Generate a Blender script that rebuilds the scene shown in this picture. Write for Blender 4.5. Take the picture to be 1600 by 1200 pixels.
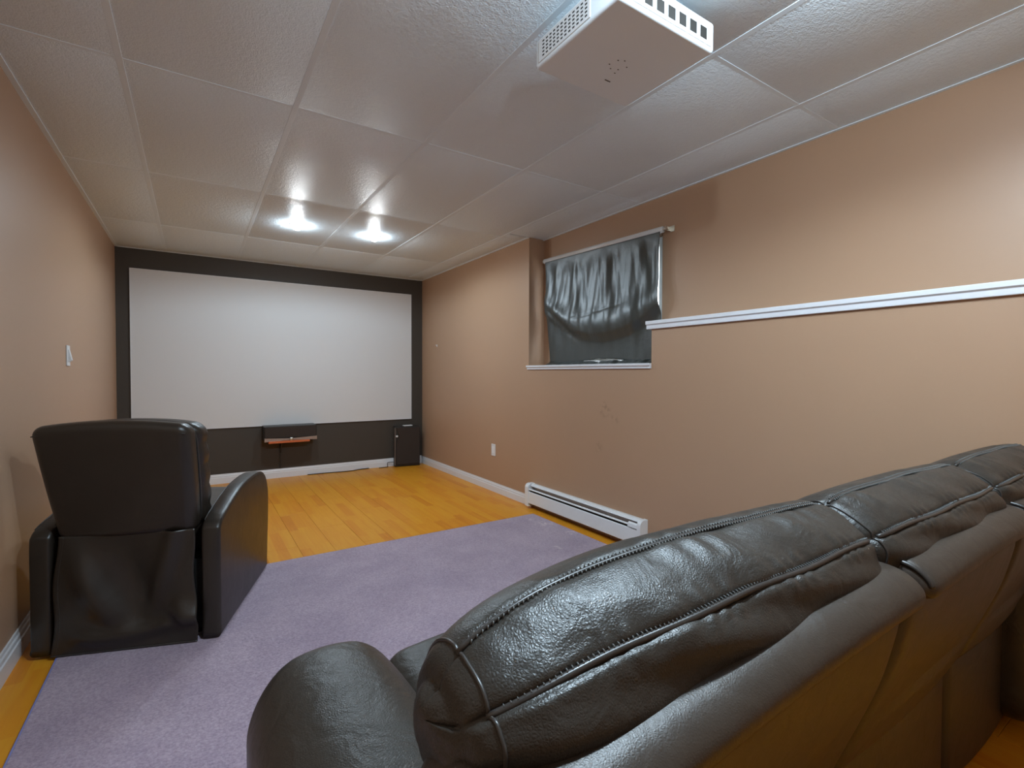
import bpy, bmesh, math, random
from mathutils import Vector, Matrix
random.seed(7)
for o in list(bpy.data.objects): bpy.data.objects.remove(o)
sc = bpy.context.scene
COL = sc.collection

# ------------------------------------------------------------------ camera
F_PX, YAW, PITCH, ROLL, CAM_H = 761.46, 33.088, -1.2427, 0.1987, 1.1452
H = 2.3133            # ceiling height
XL, XR, YF = -0.610, 2.4293, 5.8234      # left wall, right wall, far wall
XU = 2.591            # upper (set back) part of the right wall
YB = -1.0             # how far the room shell runs behind the camera
cam_d = bpy.data.cameras.new('camera'); cam = bpy.data.objects.new('camera', cam_d); COL.objects.link(cam)
cam_d.sensor_fit = 'HORIZONTAL'; cam_d.sensor_width = 36.0; cam_d.lens = F_PX/1600*36.0
cam_d.clip_start = 0.02
ya, pi_, ro = map(math.radians, (YAW, PITCH, ROLL))
fw = Vector((math.sin(ya)*math.cos(pi_), math.cos(ya)*math.cos(pi_), math.sin(pi_)))
rt = Vector((math.cos(ya), -math.sin(ya), 0)); up = rt.cross(fw)
r2 = rt*math.cos(ro)+up*math.sin(ro); u2 = -rt*math.sin(ro)+up*math.cos(ro)
m = Matrix((r2, u2, -fw)).transposed().to_4x4(); m.translation = (0, 0, CAM_H)
cam.matrix_world = m
sc.camera = cam

# ------------------------------------------------------------------ world and exposure
w = bpy.data.worlds.new('world'); sc.world = w; w.use_nodes = True
bg = w.node_tree.nodes['Background']; bg.inputs[0].default_value = (0.90, 0.96, 1.0, 1); bg.inputs[1].default_value = 2.0
sc.view_settings.view_transform = 'Standard'; sc.view_settings.look = 'None'
sc.view_settings.exposure = 1.6; sc.view_settings.gamma = 1.0; sc.view_settings.use_curve_mapping = False
SPOT_W, POINT_W, BULB_E = 13.5, 0.8, 40.0
NEAR_W, NEAR_GLOW = 24.0, 8.0

# ------------------------------------------------------------------ material helpers
def mat(name, col, rough=0.5, spec=0.5, metal=0.0):
    m = bpy.data.materials.new(name); m.use_nodes = True
    b = m.node_tree.nodes['Principled BSDF']
    b.inputs['Base Color'].default_value = (*col, 1); b.inputs['Roughness'].default_value = rough
    b.inputs['Specular IOR Level'].default_value = spec; b.inputs['Metallic'].default_value = metal
    return m
def nd(m, t, **k):
    n = m.node_tree.nodes.new(t)
    for a, v in k.items():
        if a in n.inputs: n.inputs[a].default_value = v
        else: setattr(n, a, v)
    return n
def lk(m, a, ao, b, bi): m.node_tree.links.new(a.outputs[ao], b.inputs[bi])
def bsdf(m): return m.node_tree.nodes['Principled BSDF']
def coords(m, kind='Object', scale=(1, 1, 1)):
    t = nd(m, 'ShaderNodeTexCoord'); mp = nd(m, 'ShaderNodeMapping'); mp.inputs['Scale'].default_value = scale
    lk(m, t, kind, mp, 'Vector'); return mp
def mixcol(m, fac_node, fac_out, c1, c2):
    x = nd(m, 'ShaderNodeMix', data_type='RGBA'); lk(m, fac_node, fac_out, x, 0)
    x.inputs[6].default_value = (*c1, 1); x.inputs[7].default_value = (*c2, 1); return x
def noise_bump(m, scale, strength, dist, detail=3, vec=None, prev=None):
    v = vec or coords(m); n = nd(m, 'ShaderNodeTexNoise', Scale=scale, Detail=detail); lk(m, v, 0, n, 'Vector')
    b = nd(m, 'ShaderNodeBump', Strength=strength, Distance=dist); lk(m, n, 0, b, 'Height')
    if prev: lk(m, prev, 0, b, 'Normal')
    lk(m, b, 0, bsdf(m), 'Normal'); return b

def leather(name, c1, c2, rough, grain, strength, wrinkle=0.25):
    m = mat(name, c1, rough, 0.5); v = coords(m)
    n = nd(m, 'ShaderNodeTexNoise', Scale=9.0, Detail=4.0); lk(m, v, 0, n, 'Vector')
    x = mixcol(m, n, 0, c1, c2); lk(m, x, 2, bsdf(m), 'Base Color')
    rr = nd(m, 'ShaderNodeMapRange'); rr.inputs[3].default_value = rough-0.05; rr.inputs[4].default_value = rough+0.09
    lk(m, n, 0, rr, 0); lk(m, rr, 0, bsdf(m), 'Roughness')
    w1 = nd(m, 'ShaderNodeTexNoise', Scale=14.0, Detail=3.0, Distortion=1.2); lk(m, v, 0, w1, 'Vector')
    b0 = nd(m, 'ShaderNodeBump', Strength=wrinkle, Distance=0.02); lk(m, w1, 0, b0, 'Height')
    vo = nd(m, 'ShaderNodeTexVoronoi', feature='DISTANCE_TO_EDGE', Scale=grain)
    nz = nd(m, 'ShaderNodeTexNoise', Scale=grain*0.25, Detail=2.0); lk(m, v, 0, nz, 'Vector')
    ad = nd(m, 'ShaderNodeMix', data_type='VECTOR'); ad.inputs[0].default_value = 0.004
    lk(m, v, 0, ad, 4); lk(m, nz, 1, ad, 5); lk(m, ad, 1, vo, 'Vector')
    b1 = nd(m, 'ShaderNodeBump', Strength=strength, Distance=0.0012); lk(m, vo, 0, b1, 'Height'); lk(m, b0, 0, b1, 'Normal')
    lk(m, b1, 0, bsdf(m), 'Normal'); return m

def wall_paint(name, col, rough=0.42):
    m = mat(name, col, rough, 0.35); v = coords(m)
    n = nd(m, 'ShaderNodeTexNoise', Scale=1.3, Detail=3.0); lk(m, v, 0, n, 'Vector')
    d = tuple(c*0.93 for c in col)
    x = mixcol(m, n, 0, col, d); lk(m, x, 2, bsdf(m), 'Base Color')
    noise_bump(m, 260, 0.08, 0.002, 2, v); return m

def spots(m, pts, col, socket_from):
    """small irregular marks with a shape of their own, at fixed places"""
    g = nd(m, 'ShaderNodeNewGeometry'); nz = nd(m, 'ShaderNodeTexNoise', Scale=38.0, Detail=4.0); lk(m, g, 'Position', nz, 'Vector'); cur = socket_from
    for (p, rad, amt) in pts:
        d = nd(m, 'ShaderNodeVectorMath', operation='DISTANCE'); lk(m, g, 'Position', d, 0); d.inputs[1].default_value = p
        mr = nd(m, 'ShaderNodeMapRange'); mr.inputs[1].default_value = rad; mr.inputs[2].default_value = rad*0.2; mr.inputs[3].default_value = 0; mr.inputs[4].default_value = 1
        lk(m, d, 'Value', mr, 0)
        th = nd(m, 'ShaderNodeMapRange'); th.inputs[1].default_value = 0.48; th.inputs[2].default_value = 0.62; th.inputs[4].default_value = amt; lk(m, nz, 0, th, 0)
        mu = nd(m, 'ShaderNodeMath', operation='MULTIPLY'); lk(m, mr, 0, mu, 0); lk(m, th, 0, mu, 1)
        x = nd(m, 'ShaderNodeMix', data_type='RGBA'); lk(m, mu, 0, x, 0); m.node_tree.links.new(cur, x.inputs[6]); x.inputs[7].default_value = (*col, 1); cur = x.outputs[2]
    m.node_tree.links.new(cur, bsdf(m).inputs['Base Color'])
M = {}
M['wall'] = wall_paint('brown_wall_paint', (0.455, 0.283, 0.178))
spots(M['wall'], [((XR, 2.525, 0.89), 0.07, 0.5), ((XR, 2.587, 0.62), 0.05, 0.3), ((XR, 2.43, 0.83), 0.05, 0.35)], (0.20, 0.11, 0.065), bsdf(M['wall']).inputs['Base Color'].links[0].from_socket)
M['dark_wall'] = wall_paint('dark_brown_wall_paint', (0.062, 0.051, 0.041), 0.5)
M['white_trim'] = mat('white_trim_paint', (0.76, 0.76, 0.78), 0.35)
M['white_plastic'] = mat('white_plastic', (0.72, 0.72, 0.72), 0.3)
M['projector_white'] = mat('projector_shell', (0.82, 0.89, 0.93), 0.4)
M['heater'] = mat('heater_enamel', (0.80, 0.81, 0.82), 0.35)
M['black'] = mat('black_void', (0.008, 0.007, 0.006), 0.7)
M['dark_slot'] = mat('dark_slot', (0.02, 0.018, 0.015), 0.6)
M['metal'] = mat('bright_metal', (0.7, 0.66, 0.58), 0.3, 0.5, 1.0)
M['strip_dark'] = mat('dark_metal_strip', (0.16, 0.135, 0.12), 0.4, 0.5, 0.6)
M['bronze'] = mat('silver_bronze_strip', (0.45, 0.36, 0.31), 0.35, 0.5, 0.7)
M['shelf'] = mat('red_orange_wood', (0.55, 0.13, 0.04), 0.45)
M['speaker_body'] = mat('speaker_cabinet', (0.022, 0.018, 0.015), 0.4)
M['binding'] = mat('rug_binding', (0.22, 0.24, 0.50), 0.8)
M['cable'] = mat('black_cable', (0.02, 0.016, 0.014), 0.5)
M['thread'] = mat('seam_thread', (0.10, 0.10, 0.095), 0.45)
M['piping'] = mat('leather_piping', (0.035, 0.030, 0.027), 0.33)
M['sofa'] = leather('sofa_leather', (0.020, 0.017, 0.014), (0.030, 0.026, 0.021), 0.38, 300, 0.50, 0.22)
M['sofa_back'] = leather('sofa_back_leather', (0.032, 0.024, 0.018), (0.042, 0.031, 0.023), 0.40, 330, 0.30, 0.12)
M['chair'] = leather('chair_leather', (0.022, 0.016, 0.012), (0.029, 0.022, 0.016), 0.35, 420, 0.12, 0.06)
m = M['grille'] = mat('speaker_grille_cloth', (0.045, 0.033, 0.027), 0.8, 0.2); noise_bump(m, 900, 0.3, 0.001)
m = M['screen'] = mat('screen_white', (0.68, 0.665, 0.655), 0.55, 0.3); noise_bump(m, 500, 0.05, 0.001)
m = M['tile'] = mat('ceiling_tile_vinyl', (0.78, 0.88, 0.94), 0.40, 0.40)
v = coords(m); b = noise_bump(m, 60, 0.5, 0.006, 4, v); noise_bump(m, 170, 0.65, 0.004, 3, v, b)
M['tee'] = mat('ceiling_grid_white', (0.78, 0.88, 0.94), 0.35)
m = M['vinyl'] = mat('black_curtain_vinyl', (0.034, 0.039, 0.034), 0.42, 0.9)
v = coords(m); b = noise_bump(m, 30, 0.10, 0.01, 4, v); noise_bump(m, 160, 0.12, 0.003, 2, v, b)
M['bulb'] = mat('lamp_bulb', (1, 1, 1), 0.3)
bsdf(M['bulb']).inputs['Emission Color'].default_value = (1.0, 0.97, 0.92, 1); bsdf(M['bulb']).inputs['Emission Strength'].default_value = BULB_E
m = M['glass'] = mat('window_glass', (0.9, 0.95, 1.0), 0.02); bsdf(m).inputs['Transmission Weight'].default_value = 1.0; bsdf(m).inputs['IOR'].default_value = 1.1
# laminate: each board is three strips of staggered blocks
m = M['wood'] = mat('laminate_boards', (0.6, 0.26, 0.03), 0.36, 0.28)
g = nd(m, 'ShaderNodeNewGeometry'); sp = nd(m, 'ShaderNodeSeparateXYZ'); lk(m, g, 'Position', sp, 0)
def mth(op, a, b=None, c=None):
    n = nd(m, 'ShaderNodeMath', operation=op)
    for i, q in enumerate((a, b, c)):
        if q is None: continue
        if isinstance(q, (int, float)): n.inputs[i].default_value = q
        else: m.node_tree.links.new(q, n.inputs[i])
    return n.outputs[0]
ix = mth('FLOOR', mth('MULTIPLY', mth('ADD', sp.outputs[0], 0.61), 1/0.065))
wn = nd(m, 'ShaderNodeTexWhiteNoise', noise_dimensions='1D'); m.node_tree.links.new(ix, wn.inputs['W'])
iy = mth('FLOOR', mth('ADD', mth('MULTIPLY', sp.outputs[1], 1/0.43), mth('MULTIPLY', wn.outputs[0], 7.3)))
cb = nd(m, 'ShaderNodeCombineXYZ'); m.node_tree.links.new(ix, cb.inputs[0]); m.node_tree.links.new(iy, cb.inputs[1])
wn2 = nd(m, 'ShaderNodeTexWhiteNoise', noise_dimensions='2D'); lk(m, cb, 0, wn2, 'Vector')
mp = nd(m, 'ShaderNodeMapping'); mp.inputs['Scale'].default_value = (26, 1.6, 1); lk(m, g, 'Position', mp, 0)
off = nd(m, 'ShaderNodeVectorMath', operation='ADD'); lk(m, mp, 0, off, 0); lk(m, wn2, 'Color', off, 1)
gr = nd(m, 'ShaderNodeTexNoise', Scale=1.6, Detail=5.0, Distortion=0.8); lk(m, off, 0, gr, 'Vector')
val = mth('ADD', mth('MULTIPLY', mth('POWER', wn2.outputs[0], 1.8), 0.46), mth('MULTIPLY', mth('SUBTRACT', gr.outputs[0], 0.35), 0.75))
rp = nd(m, 'ShaderNodeValToRGB'); e = rp.color_ramp.elements
e[0].position = 0.0; e[0].color = (0.74, 0.325, 0.022, 1); e[1].position = 1.0; e[1].color = (0.52, 0.145, 0.008, 1)
k = rp.color_ramp.elements.new(0.45); k.color = (0.68, 0.245, 0.014, 1)
m.node_tree.links.new(val, rp.inputs[0]); lk(m, rp, 0, bsdf(m), 'Base Color')
# rug pile
m = M['rug'] = mat('purple_rug_pile', (0.27, 0.2, 0.33), 0.95, 0.1)
v = coords(m); n1 = nd(m, 'ShaderNodeTexNoise', Scale=130.0, Detail=3.0); lk(m, v, 0, n1, 'Vector')
n2 = nd(m, 'ShaderNodeTexNoise', Scale=3.5, Detail=5.0); lk(m, v, 0, n2, 'Vector')
x1 = mixcol(m, n1, 0, (0.19, 0.137, 0.190), (0.63, 0.505, 0.59))
x2 = nd(m, 'ShaderNodeMix', data_type='RGBA', blend_type='MULTIPLY'); x2.inputs[0].default_value = 0.6
r3 = nd(m, 'ShaderNodeValToRGB'); r3.color_ramp.elements[0].position = 0.35; r3.color_ramp.elements[0].color = (0.72, 0.70, 0.76, 1); r3.color_ramp.elements[1].position = 0.65
lk(m, n2, 0, r3, 0); lk(m, x1, 2, x2, 6); lk(m, r3, 0, x2, 7); lk(m, x2, 2, bsdf(m), 'Base Color')
b = nd(m, 'ShaderNodeBump', Strength=0.7, Distance=0.006); lk(m, n1, 0, b, 'Height'); lk(m, b, 0, bsdf(m), 'Normal')
bsdf(m).inputs['Sheen Weight'].default_value = 0.25
spots(m, [((2.22, 2.93, 0.012), 0.11, 0.6), ((2.24, 2.66, 0.012), 0.05, 0.9), ((2.18, 3.08, 0.012), 0.05, 0.5), ((1.97, 2.48, 0.012), 0.05, 0.6)], (0.80, 0.68, 0.66), x2.outputs[2])

# ------------------------------------------------------------------ mesh helpers
def link(name, verts, faces, material, parent=None, smooth=False, loc=None):
    me = bpy.data.meshes.new(name); me.from_pydata([tuple(v) for v in verts], [], faces); me.update()
    bm = bmesh.new(); bm.from_mesh(me); bmesh.ops.recalc_face_normals(bm, faces=bm.faces); bm.to_mesh(me); bm.free()
    if smooth:
        for p in me.polygons: p.use_smooth = True
    me.materials.append(M[material])
    o = bpy.data.objects.new(name, me); COL.objects.link(o)
    if loc: o.location = loc
    if parent: o.parent = parent
    return o
class MB:
    def __init__(s): s.v, s.f = [], []
    def add(s, v, f):
        n = len(s.v); s.v += [tuple(q) for q in v]; s.f += [tuple(i+n for i in q) for q in f]; return s
    def box(s, x0, x1, y0, y1, z0, z1):
        return s.add([(x, y, z) for x in (x0, x1) for y in (y0, y1) for z in (z0, z1)],
                     [(0, 1, 3, 2), (4, 6, 7, 5), (0, 4, 5, 1), (2, 3, 7, 6), (0, 2, 6, 4), (1, 5, 7, 3)])
    def tube(s, pts, r, n=8, closed=False):
        pts = [Vector(p) for p in pts]; V = []; F = []; N = len(pts); pu = None
        for i, p in enumerate(pts):
            a = pts[i-1] if (i or closed) else p; c = pts[(i+1) % N] if (i < N-1 or closed) else p
            t = (c-a).normalized()
            if pu is None: pu = t.orthogonal().normalized()
            uu = (pu-t*pu.dot(t)).normalized(); pu = uu; vv = t.cross(uu)
            for k in range(n):
                q = 2*math.pi*k/n; V.append(p+uu*math.cos(q)*r+vv*math.sin(q)*r)
        for i in range(N if closed else N-1):
            j = (i+1) % N
            for k in range(n): F.append((i*n+k, i*n+(k+1) % n, j*n+(k+1) % n, j*n+k))
        if not closed: F.append(tuple(range(n))); F.append(tuple((N-1)*n+k for k in range(n)))
        return s.add(V, F)
    def lathe(s, prof, c, n=32):
        V = []; F = []
        for (r, z) in prof:
            for k in range(n):
                q = 2*math.pi*k/n; V.append((c[0]+r*math.cos(q), c[1]+r*math.sin(q), c[2]+z))
        for i in range(len(prof)-1):
            for k in range(n): F.append((i*n+k, i*n+(k+1) % n, (i+1)*n+(k+1) % n, (i+1)*n+k))
        F.append(tuple(range(n))); F.append(tuple((len(prof)-1)*n+k for k in range(n)))
        return s.add(V, F)
    def prism(s, prof, axis, a0, a1):
        """extrude a closed 2D profile along an axis ('x': prof=(y,z), 'y': prof=(x,z))"""
        n = len(prof); mk = (lambda a, p: (a, p[0], p[1])) if axis == 'x' else (lambda a, p: (p[0], a, p[1]))
        V = [mk(a0, p) for p in prof]+[mk(a1, p) for p in prof]
        F = [(i, (i+1) % n, n+(i+1) % n, n+i) for i in range(n)]+[tuple(range(n)), tuple(range(n, 2*n))]
        return s.add(V, F)
    def build(s, name, material, parent=None, smooth=False, bevel=0, loc=None):
        o = link(name, s.v, s.f, material, parent, smooth, loc)
        if bevel:
            b = o.modifiers.new('bevel', 'BEVEL'); b.width = bevel; b.segments = 3; b.limit_method = 'ANGLE'
            for p in o.data.polygons: p.use_smooth = True
            wn = o.modifiers.new('wn', 'WEIGHTED_NORMAL')
        return o
def tag(o, label, cat, group=None, kind=None):
    o['label'] = label; o['category'] = cat
    if group: o['group'] = group
    if kind: o['kind'] = kind
    return o
def empty(name, loc=(0, 0, 0), rz=0):
    o = bpy.data.objects.new(name, None); COL.objects.link(o); o.location = loc; o.rotation_euler[2] = rz; o.empty_display_size = 0.1
    return o
def box(name, x0, x1, y0, y1, z0, z1, material, parent=None, bevel=0):
    return MB().box(x0, x1, y0, y1, z0, z1).build(name, material, parent, bevel=bevel)
def rbox(hx, hy, hz, r, k=4, div=(8, 8, 8), deform=None):
    """rounded box, half sizes hx.., edge radius r, interior divisions for deforming"""
    def axis(h, d):
        e = [-h+r*i/k for i in range(k)]; mid = [-h+r+(2*h-2*r)*i/d for i in range(d+1)]
        return e+mid+[-q for q in reversed(e)]
    A = [axis(hx, div[0]), axis(hy, div[1]), axis(hz, div[2])]; hs = (hx, hy, hz)
    idx = {}; V = []; F = []
    def vid(i, j, l):
        key = (i, j, l)
        if key not in idx:
            p = Vector((A[0][i], A[1][j], A[2][l])); q = Vector([max(-hs[c]+r, min(hs[c]-r, p[c])) for c in range(3)])
            d = p-q
            if d.length > 1e-9: p = q+d.normalized()*r
            if deform: p = Vector(deform(p))
            idx[key] = len(V); V.append(p)
        return idx[key]
    n = [len(a)-1 for a in A]
    for s in (0, n[2]):
        for i in range(n[0]):
            for j in range(n[1]): F.append((vid(i, j, s), vid(i+1, j, s), vid(i+1, j+1, s), vid(i, j+1, s)))
    for s in (0, n[1]):
        for i in range(n[0]):
            for l in range(n[2]): F.append((vid(i, s, l), vid(i+1, s, l), vid(i+1, s, l+1), vid(i, s, l+1)))
    for s in (0, n[0]):
        for j in range(n[1]):
            for l in range(n[2]): F.append((vid(s, j, l), vid(s, j+1, l), vid(s, j+1, l+1), vid(s, j, l+1)))
    return V, F
def catmull(P, n, closed=True):
    out = []; N = len(P)
    for i in range(N if closed else N-1):
        if closed: p = [P[(i+k-1) % N] for k in range(4)]
        else: p = [P[max(0, min(N-1, i+k-1))] for k in range(4)]
        for s in range(n):
            t = s/n
            out.append(tuple(0.5*(2*p[1][c]+(p[2][c]-p[0][c])*t+(2*p[0][c]-5*p[1][c]+4*p[2][c]-p[3][c])*t*t+(-p[0][c]+3*p[1][c]-3*p[2][c]+p[3][c])*t**3) for c in range(len(P[0]))))
    if not closed: out.append(tuple(P[-1]))
    return out
def hash1(i): return (math.sin(i*127.1+3.7)*43758.5453) % 1.0
def lerp(a, b, t): return a+(b-a)*t
def smst(a, b, x):
    t = max(0, min(1, (x-a)/(b-a))); return t*t*(3-2*t)

# ================================================================== THE SETTING
# ---- floor: sub-floor with separate laminate boards
fl = box('floor', XL-0.15, XU+0.16, YB, YF+0.15, -0.12, -0.008, 'dark_slot')
tag(fl, 'glossy orange laminate plank floor', 'floor', kind='structure')
PW, PL = 0.195, 1.29
ncol = int(math.ceil((XR-XL)/PW))
meshes = {}
for c in range(ncol):
    x0 = XL+c*PW; x1 = min(x0+PW, XR); y = YF-((c*0.37) % 1.0)*PL-0.0
    bounds = [YF]+[q for q in (y-PL*k for k in range(0, 8)) if YB < q < YF-0.05]+[YB]
    for a, b_ in zip(bounds[:-1], bounds[1:]):
        key = (round(x1-x0, 3), round(a-b_, 3))
        if key not in meshes:
            w_, l_ = key; g_ = 0.0006
            V, Fc = MB().box(g_, w_-g_, g_, l_-g_, -0.0085, -0.0007).v, MB().box(0, 1, 0, 1, 0, 1).f
            V2 = [(g_+0.0009, g_+0.0009, 0), (g_+0.0009, l_-g_-0.0009, 0), (w_-g_-0.0009, l_-g_-0.0009, 0), (w_-g_-0.0009, g_+0.0009, 0)]
            T = [(g_, g_, -.0007), (g_, l_-g_, -.0007), (w_-g_, l_-g_, -.0007), (w_-g_, g_, -.0007)]
            Bm = [(p[0], p[1], -.0085) for p in T]
            F_ = [(0, 1, 2, 3)]+[(i, (i+1) % 4, 4+(i+1) % 4, 4+i) for i in range(4)]+[(4+i, 4+(i+1) % 4, 8+(i+1) % 4, 8+i) for i in range(4)]+[(8, 9, 10, 11)]
            o = link('plank', V2+T+Bm, F_, 'wood', fl); meshes[key] = o.data
        else:
            o = bpy.data.objects.new('plank', meshes[key]); COL.objects.link(o); o.parent = fl
        o.location = (x0, b_, 0)

# ---- walls
wl = box('wall_left', XL-0.15, XL, YB, YF+0.15, 0, H+0.12, 'wall'); tag(wl, 'smooth brown painted wall behind the single recliner', 'wall', kind='structure')
wf = box('wall_far', XL, XU+0.16, YF, YF+0.15, 0, H+0.12, 'dark_wall'); tag(wf, 'dark brown painted end wall around the white screen', 'wall', kind='structure')
wk = box('wall_back', XL, XU+0.16, YB-0.15, YB, 0, H+0.12, 'wall'); tag(wk, 'brown painted wall closing the room behind the sofa', 'wall', kind='structure')
RY0, RY1 = 2.110, 3.463          # window recess along y
WY0, WY1, WZ0, WZ1 = 2.165, 3.385, 1.232, 2.060   # window opening
SILL = 1.180; LEDGE = 1.428
mb = MB(); XO = XU+0.16
mb.box(XR, XO, RY1, YF, 0, H+0.12); mb.box(XR, XO, RY0, RY1, 0, SILL); mb.box(XR, XO, YB, RY0, 0, LEDGE)
mb.box(XU, XO, YB, WY0, LEDGE, H+0.12) ; mb.box(XU, XO, WY1, RY1, SILL, H+0.12)
mb.box(XU, XO, WY0, WY1, WZ1, H+0.12); mb.box(XU, XO, WY0, WY1, SILL, WZ0); mb.box(XU, XO, RY0, WY0, SILL, LEDGE)
wr = mb.build('wall_right', 'wall'); tag(wr, 'brown painted side wall with a set back upper part and window recess', 'wall', kind='structure')

# ---- ceiling: backing, separate panels, grid bars
GX = [-0.2256+0.61*i for i in range(5)]; GY = [1.1206+1.2248*j for j in range(-2, 4)]
ce = box('ceiling', XL-0.15, XO, YB, YF+0.15, H+0.03, H+0.12, 'tee'); tag(ce, 'suspended ceiling of large white textured panels in a grid', 'ceiling', kind='structure')
xs = [XL]+GX+[XU]; ys = [YB]+GY+[YF]; tmesh = {}
LAMPS = [(0.690, 4.182), (1.300, 4.165)]
for i in range(len(xs)-1):
    for j in range(len(ys)-1):
        x0, x1, y0, y1 = xs[i], xs[i+1], ys[j], ys[j+1]
        sub = [(x0, x1, y0, y1)]
        if i == len(xs)-2: # last column: stops at the wall where the upper wall is not set back
            if y0 >= RY1: sub = [(x0, XR, y0, y1)]
            elif y1 > RY1: sub = [(x0, XU, y0, RY1), (x0, XR, RY1, y1)]
        for (a, b_, c, d) in sub:
            key = (round(b_-a, 3), round(d-c, 3))
            if key not in tmesh:
                w_, l_ = key
                V, Fc = rbox(w_/2-0.006, l_/2-0.006, 0.012, 0.003, 2, (1, 1, 1))
                o = link('ceiling_panel', V, Fc, 'tile', ce, True); tmesh[key] = o.data
            else:
                o = bpy.data.objects.new('ceiling_panel', tmesh[key]); COL.objects.link(o); o.parent = ce
            o.location = ((a+b_)/2, (c+d)/2, H+0.0133+0.0006*hash1(i*9+j))
            o.rotation_euler = (0.0006*(hash1(i+j*5)-.5), 0.0012*(hash1(i*3+j)-.5), 0)
for x in GX: box('grid_main_bar', x-0.0115, x+0.0115, YB, YF, H+0.0, H+0.028, 'tee', ce, 0.0008)
for j, y in enumerate(GY):
    for i in range(len(xs)-1):
        x1 = xs[i+1] if i < len(xs)-2 else (XR if y > RY1 else XU)
        a = xs[i]+(0.0118 if i else 0); b_ = x1-(0.0118 if i < len(xs)-2 else 0)
        box('grid_cross_bar', a, b_, y-0.009, y+0.009, H+0.0005, H+0.028, 'tee', ce)
for args in ((XL, XL+0.022, YB, YF), (XR-0.018, XR, RY1, YF), (XU-0.018, XU, YB, RY1-0.0), (XL, XR, YF-0.014, YF)):
    box('wall_angle', args[0], args[1], args[2], args[3], H-0.002, H+0.028, 'tee', ce)

# ---- baseboards: stepped profile
def base_prof(t=0.013, h=0.092): return [(0, 0), (t, 0), (t, h*0.62), (t*0.72, h*0.66), (t*0.72, h*0.82), (t*0.45, h*0.88), (t*0.38, h), (0, h)]
bl = MB().prism([(XL+a, z) for a, z in base_prof(0.015, 0.105)], 'y', YB, YF).build('baseboard_left', 'white_trim'); tag(bl, 'white moulded baseboard along the left wall', 'baseboard', kind='structure')
bf = MB().prism([(YF-a, z) for a, z in base_prof(0.014, 0.098)], 'x', XL+0.016, XR-0.014).build('baseboard_far', 'white_trim'); tag(bf, 'white baseboard below the projection screen', 'baseboard', kind='structure')
br = MB().prism([(XR-a, z) for a, z in base_prof(0.013, 0.088)], 'y', 3.405, YF).build('baseboard_right', 'white_trim'); tag(br, 'white baseboard between heater and corner loudspeaker', 'baseboard', kind='structure')

# ---- ledge cap on the half-height wall
lp = [(XU, 1.428), (XR-0.016, 1.428), (XR-0.018, 1.432), (XR-0.018, 1.452), (XR-0.022, 1.455), (XR-0.028, 1.458), (XR-0.028, 1.476), (XR-0.026, 1.479), (XU, 1.479)]
t1 = MB().prism(lp, 'y', YB, RY0+0.028).build('trim_1', 'white_trim', bevel=0.001); tag(t1, 'long white stepped ledge cap on the half-height brown wall', 'trim', kind='structure')
# ---- window sill and window
sp_ = [(XU, SILL), (XR-0.012, SILL), (XR-0.012, SILL+0.016), (XR-0.022, SILL+0.019), (XR-0.022, SILL+0.034), (XU, SILL+0.034)]
t2 = MB().prism(sp_, 'y', RY0+0.001, RY1+0.012)
t2 = t2.build('trim_2', 'white_trim', bevel=0.001); tag(t2, 'white stepped sill board under the curtained window', 'trim', kind='structure')
win = empty('window_1', (XU+0.05, (WY0+WY1)/2, WZ0)); tag(win, 'basement window behind the black curtain', 'window', kind='structure')
def wchild(o): o.parent = win; o.matrix_parent_inverse = Matrix.Translation(-Vector(win.location)); return o
fr = MB(); ft = 0.045; fx0, fx1 = XU+0.02, XU+0.085
fr.box(fx0, fx1, WY0, WY0+ft, WZ0, WZ1); fr.box(fx0, fx1, WY1-ft, WY1, WZ0, WZ1); fr.box(fx0, fx1, WY0+ft, WY1-ft, WZ0, WZ0+ft); fr.box(fx0, fx1, WY0+ft, WY1-ft, WZ1-ft, WZ1)
wchild(fr.build('window_frame', 'white_plastic', bevel=0.003))
wchild(box('mullion', fx0+0.005, fx1-0.005, (WY0+WY1)/2-0.02, (WY0+WY1)/2+0.02, WZ0+ft, WZ1-ft, 'white_plastic'))
for s in (0, 1):
    ya_, yb_ = ((WY0+ft, (WY0+WY1)/2-0.02), ((WY0+WY1)/2+0.02, WY1-ft))[s]
    wchild(box('window_pane', XU+0.05, XU+0.056, ya_, yb_, WZ0+ft, WZ1-ft, 'glass'))
# latch hardware on the lower rail, peeking out under the hem
hw = MB(); hw.box(XU-0.012, XU+0.02, 2.24, 2.50, WZ0+0.004, WZ0+0.014); hw.box(XU-0.016, XU+0.02, 2.55, 3.30, WZ0+0.002, WZ0+0.010)
hw.tube([(XU-0.02, 2.27, WZ0+0.012), (XU-0.022, 2.30, WZ0+0.03), (XU-0.02, 2.33, WZ0+0.02), (XU-0.022, 2.36, WZ0+0.033), (XU-0.02, 2.40, WZ0+0.012)], 0.004, 6)
wchild(hw.build('window_latch', 'metal'))

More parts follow.
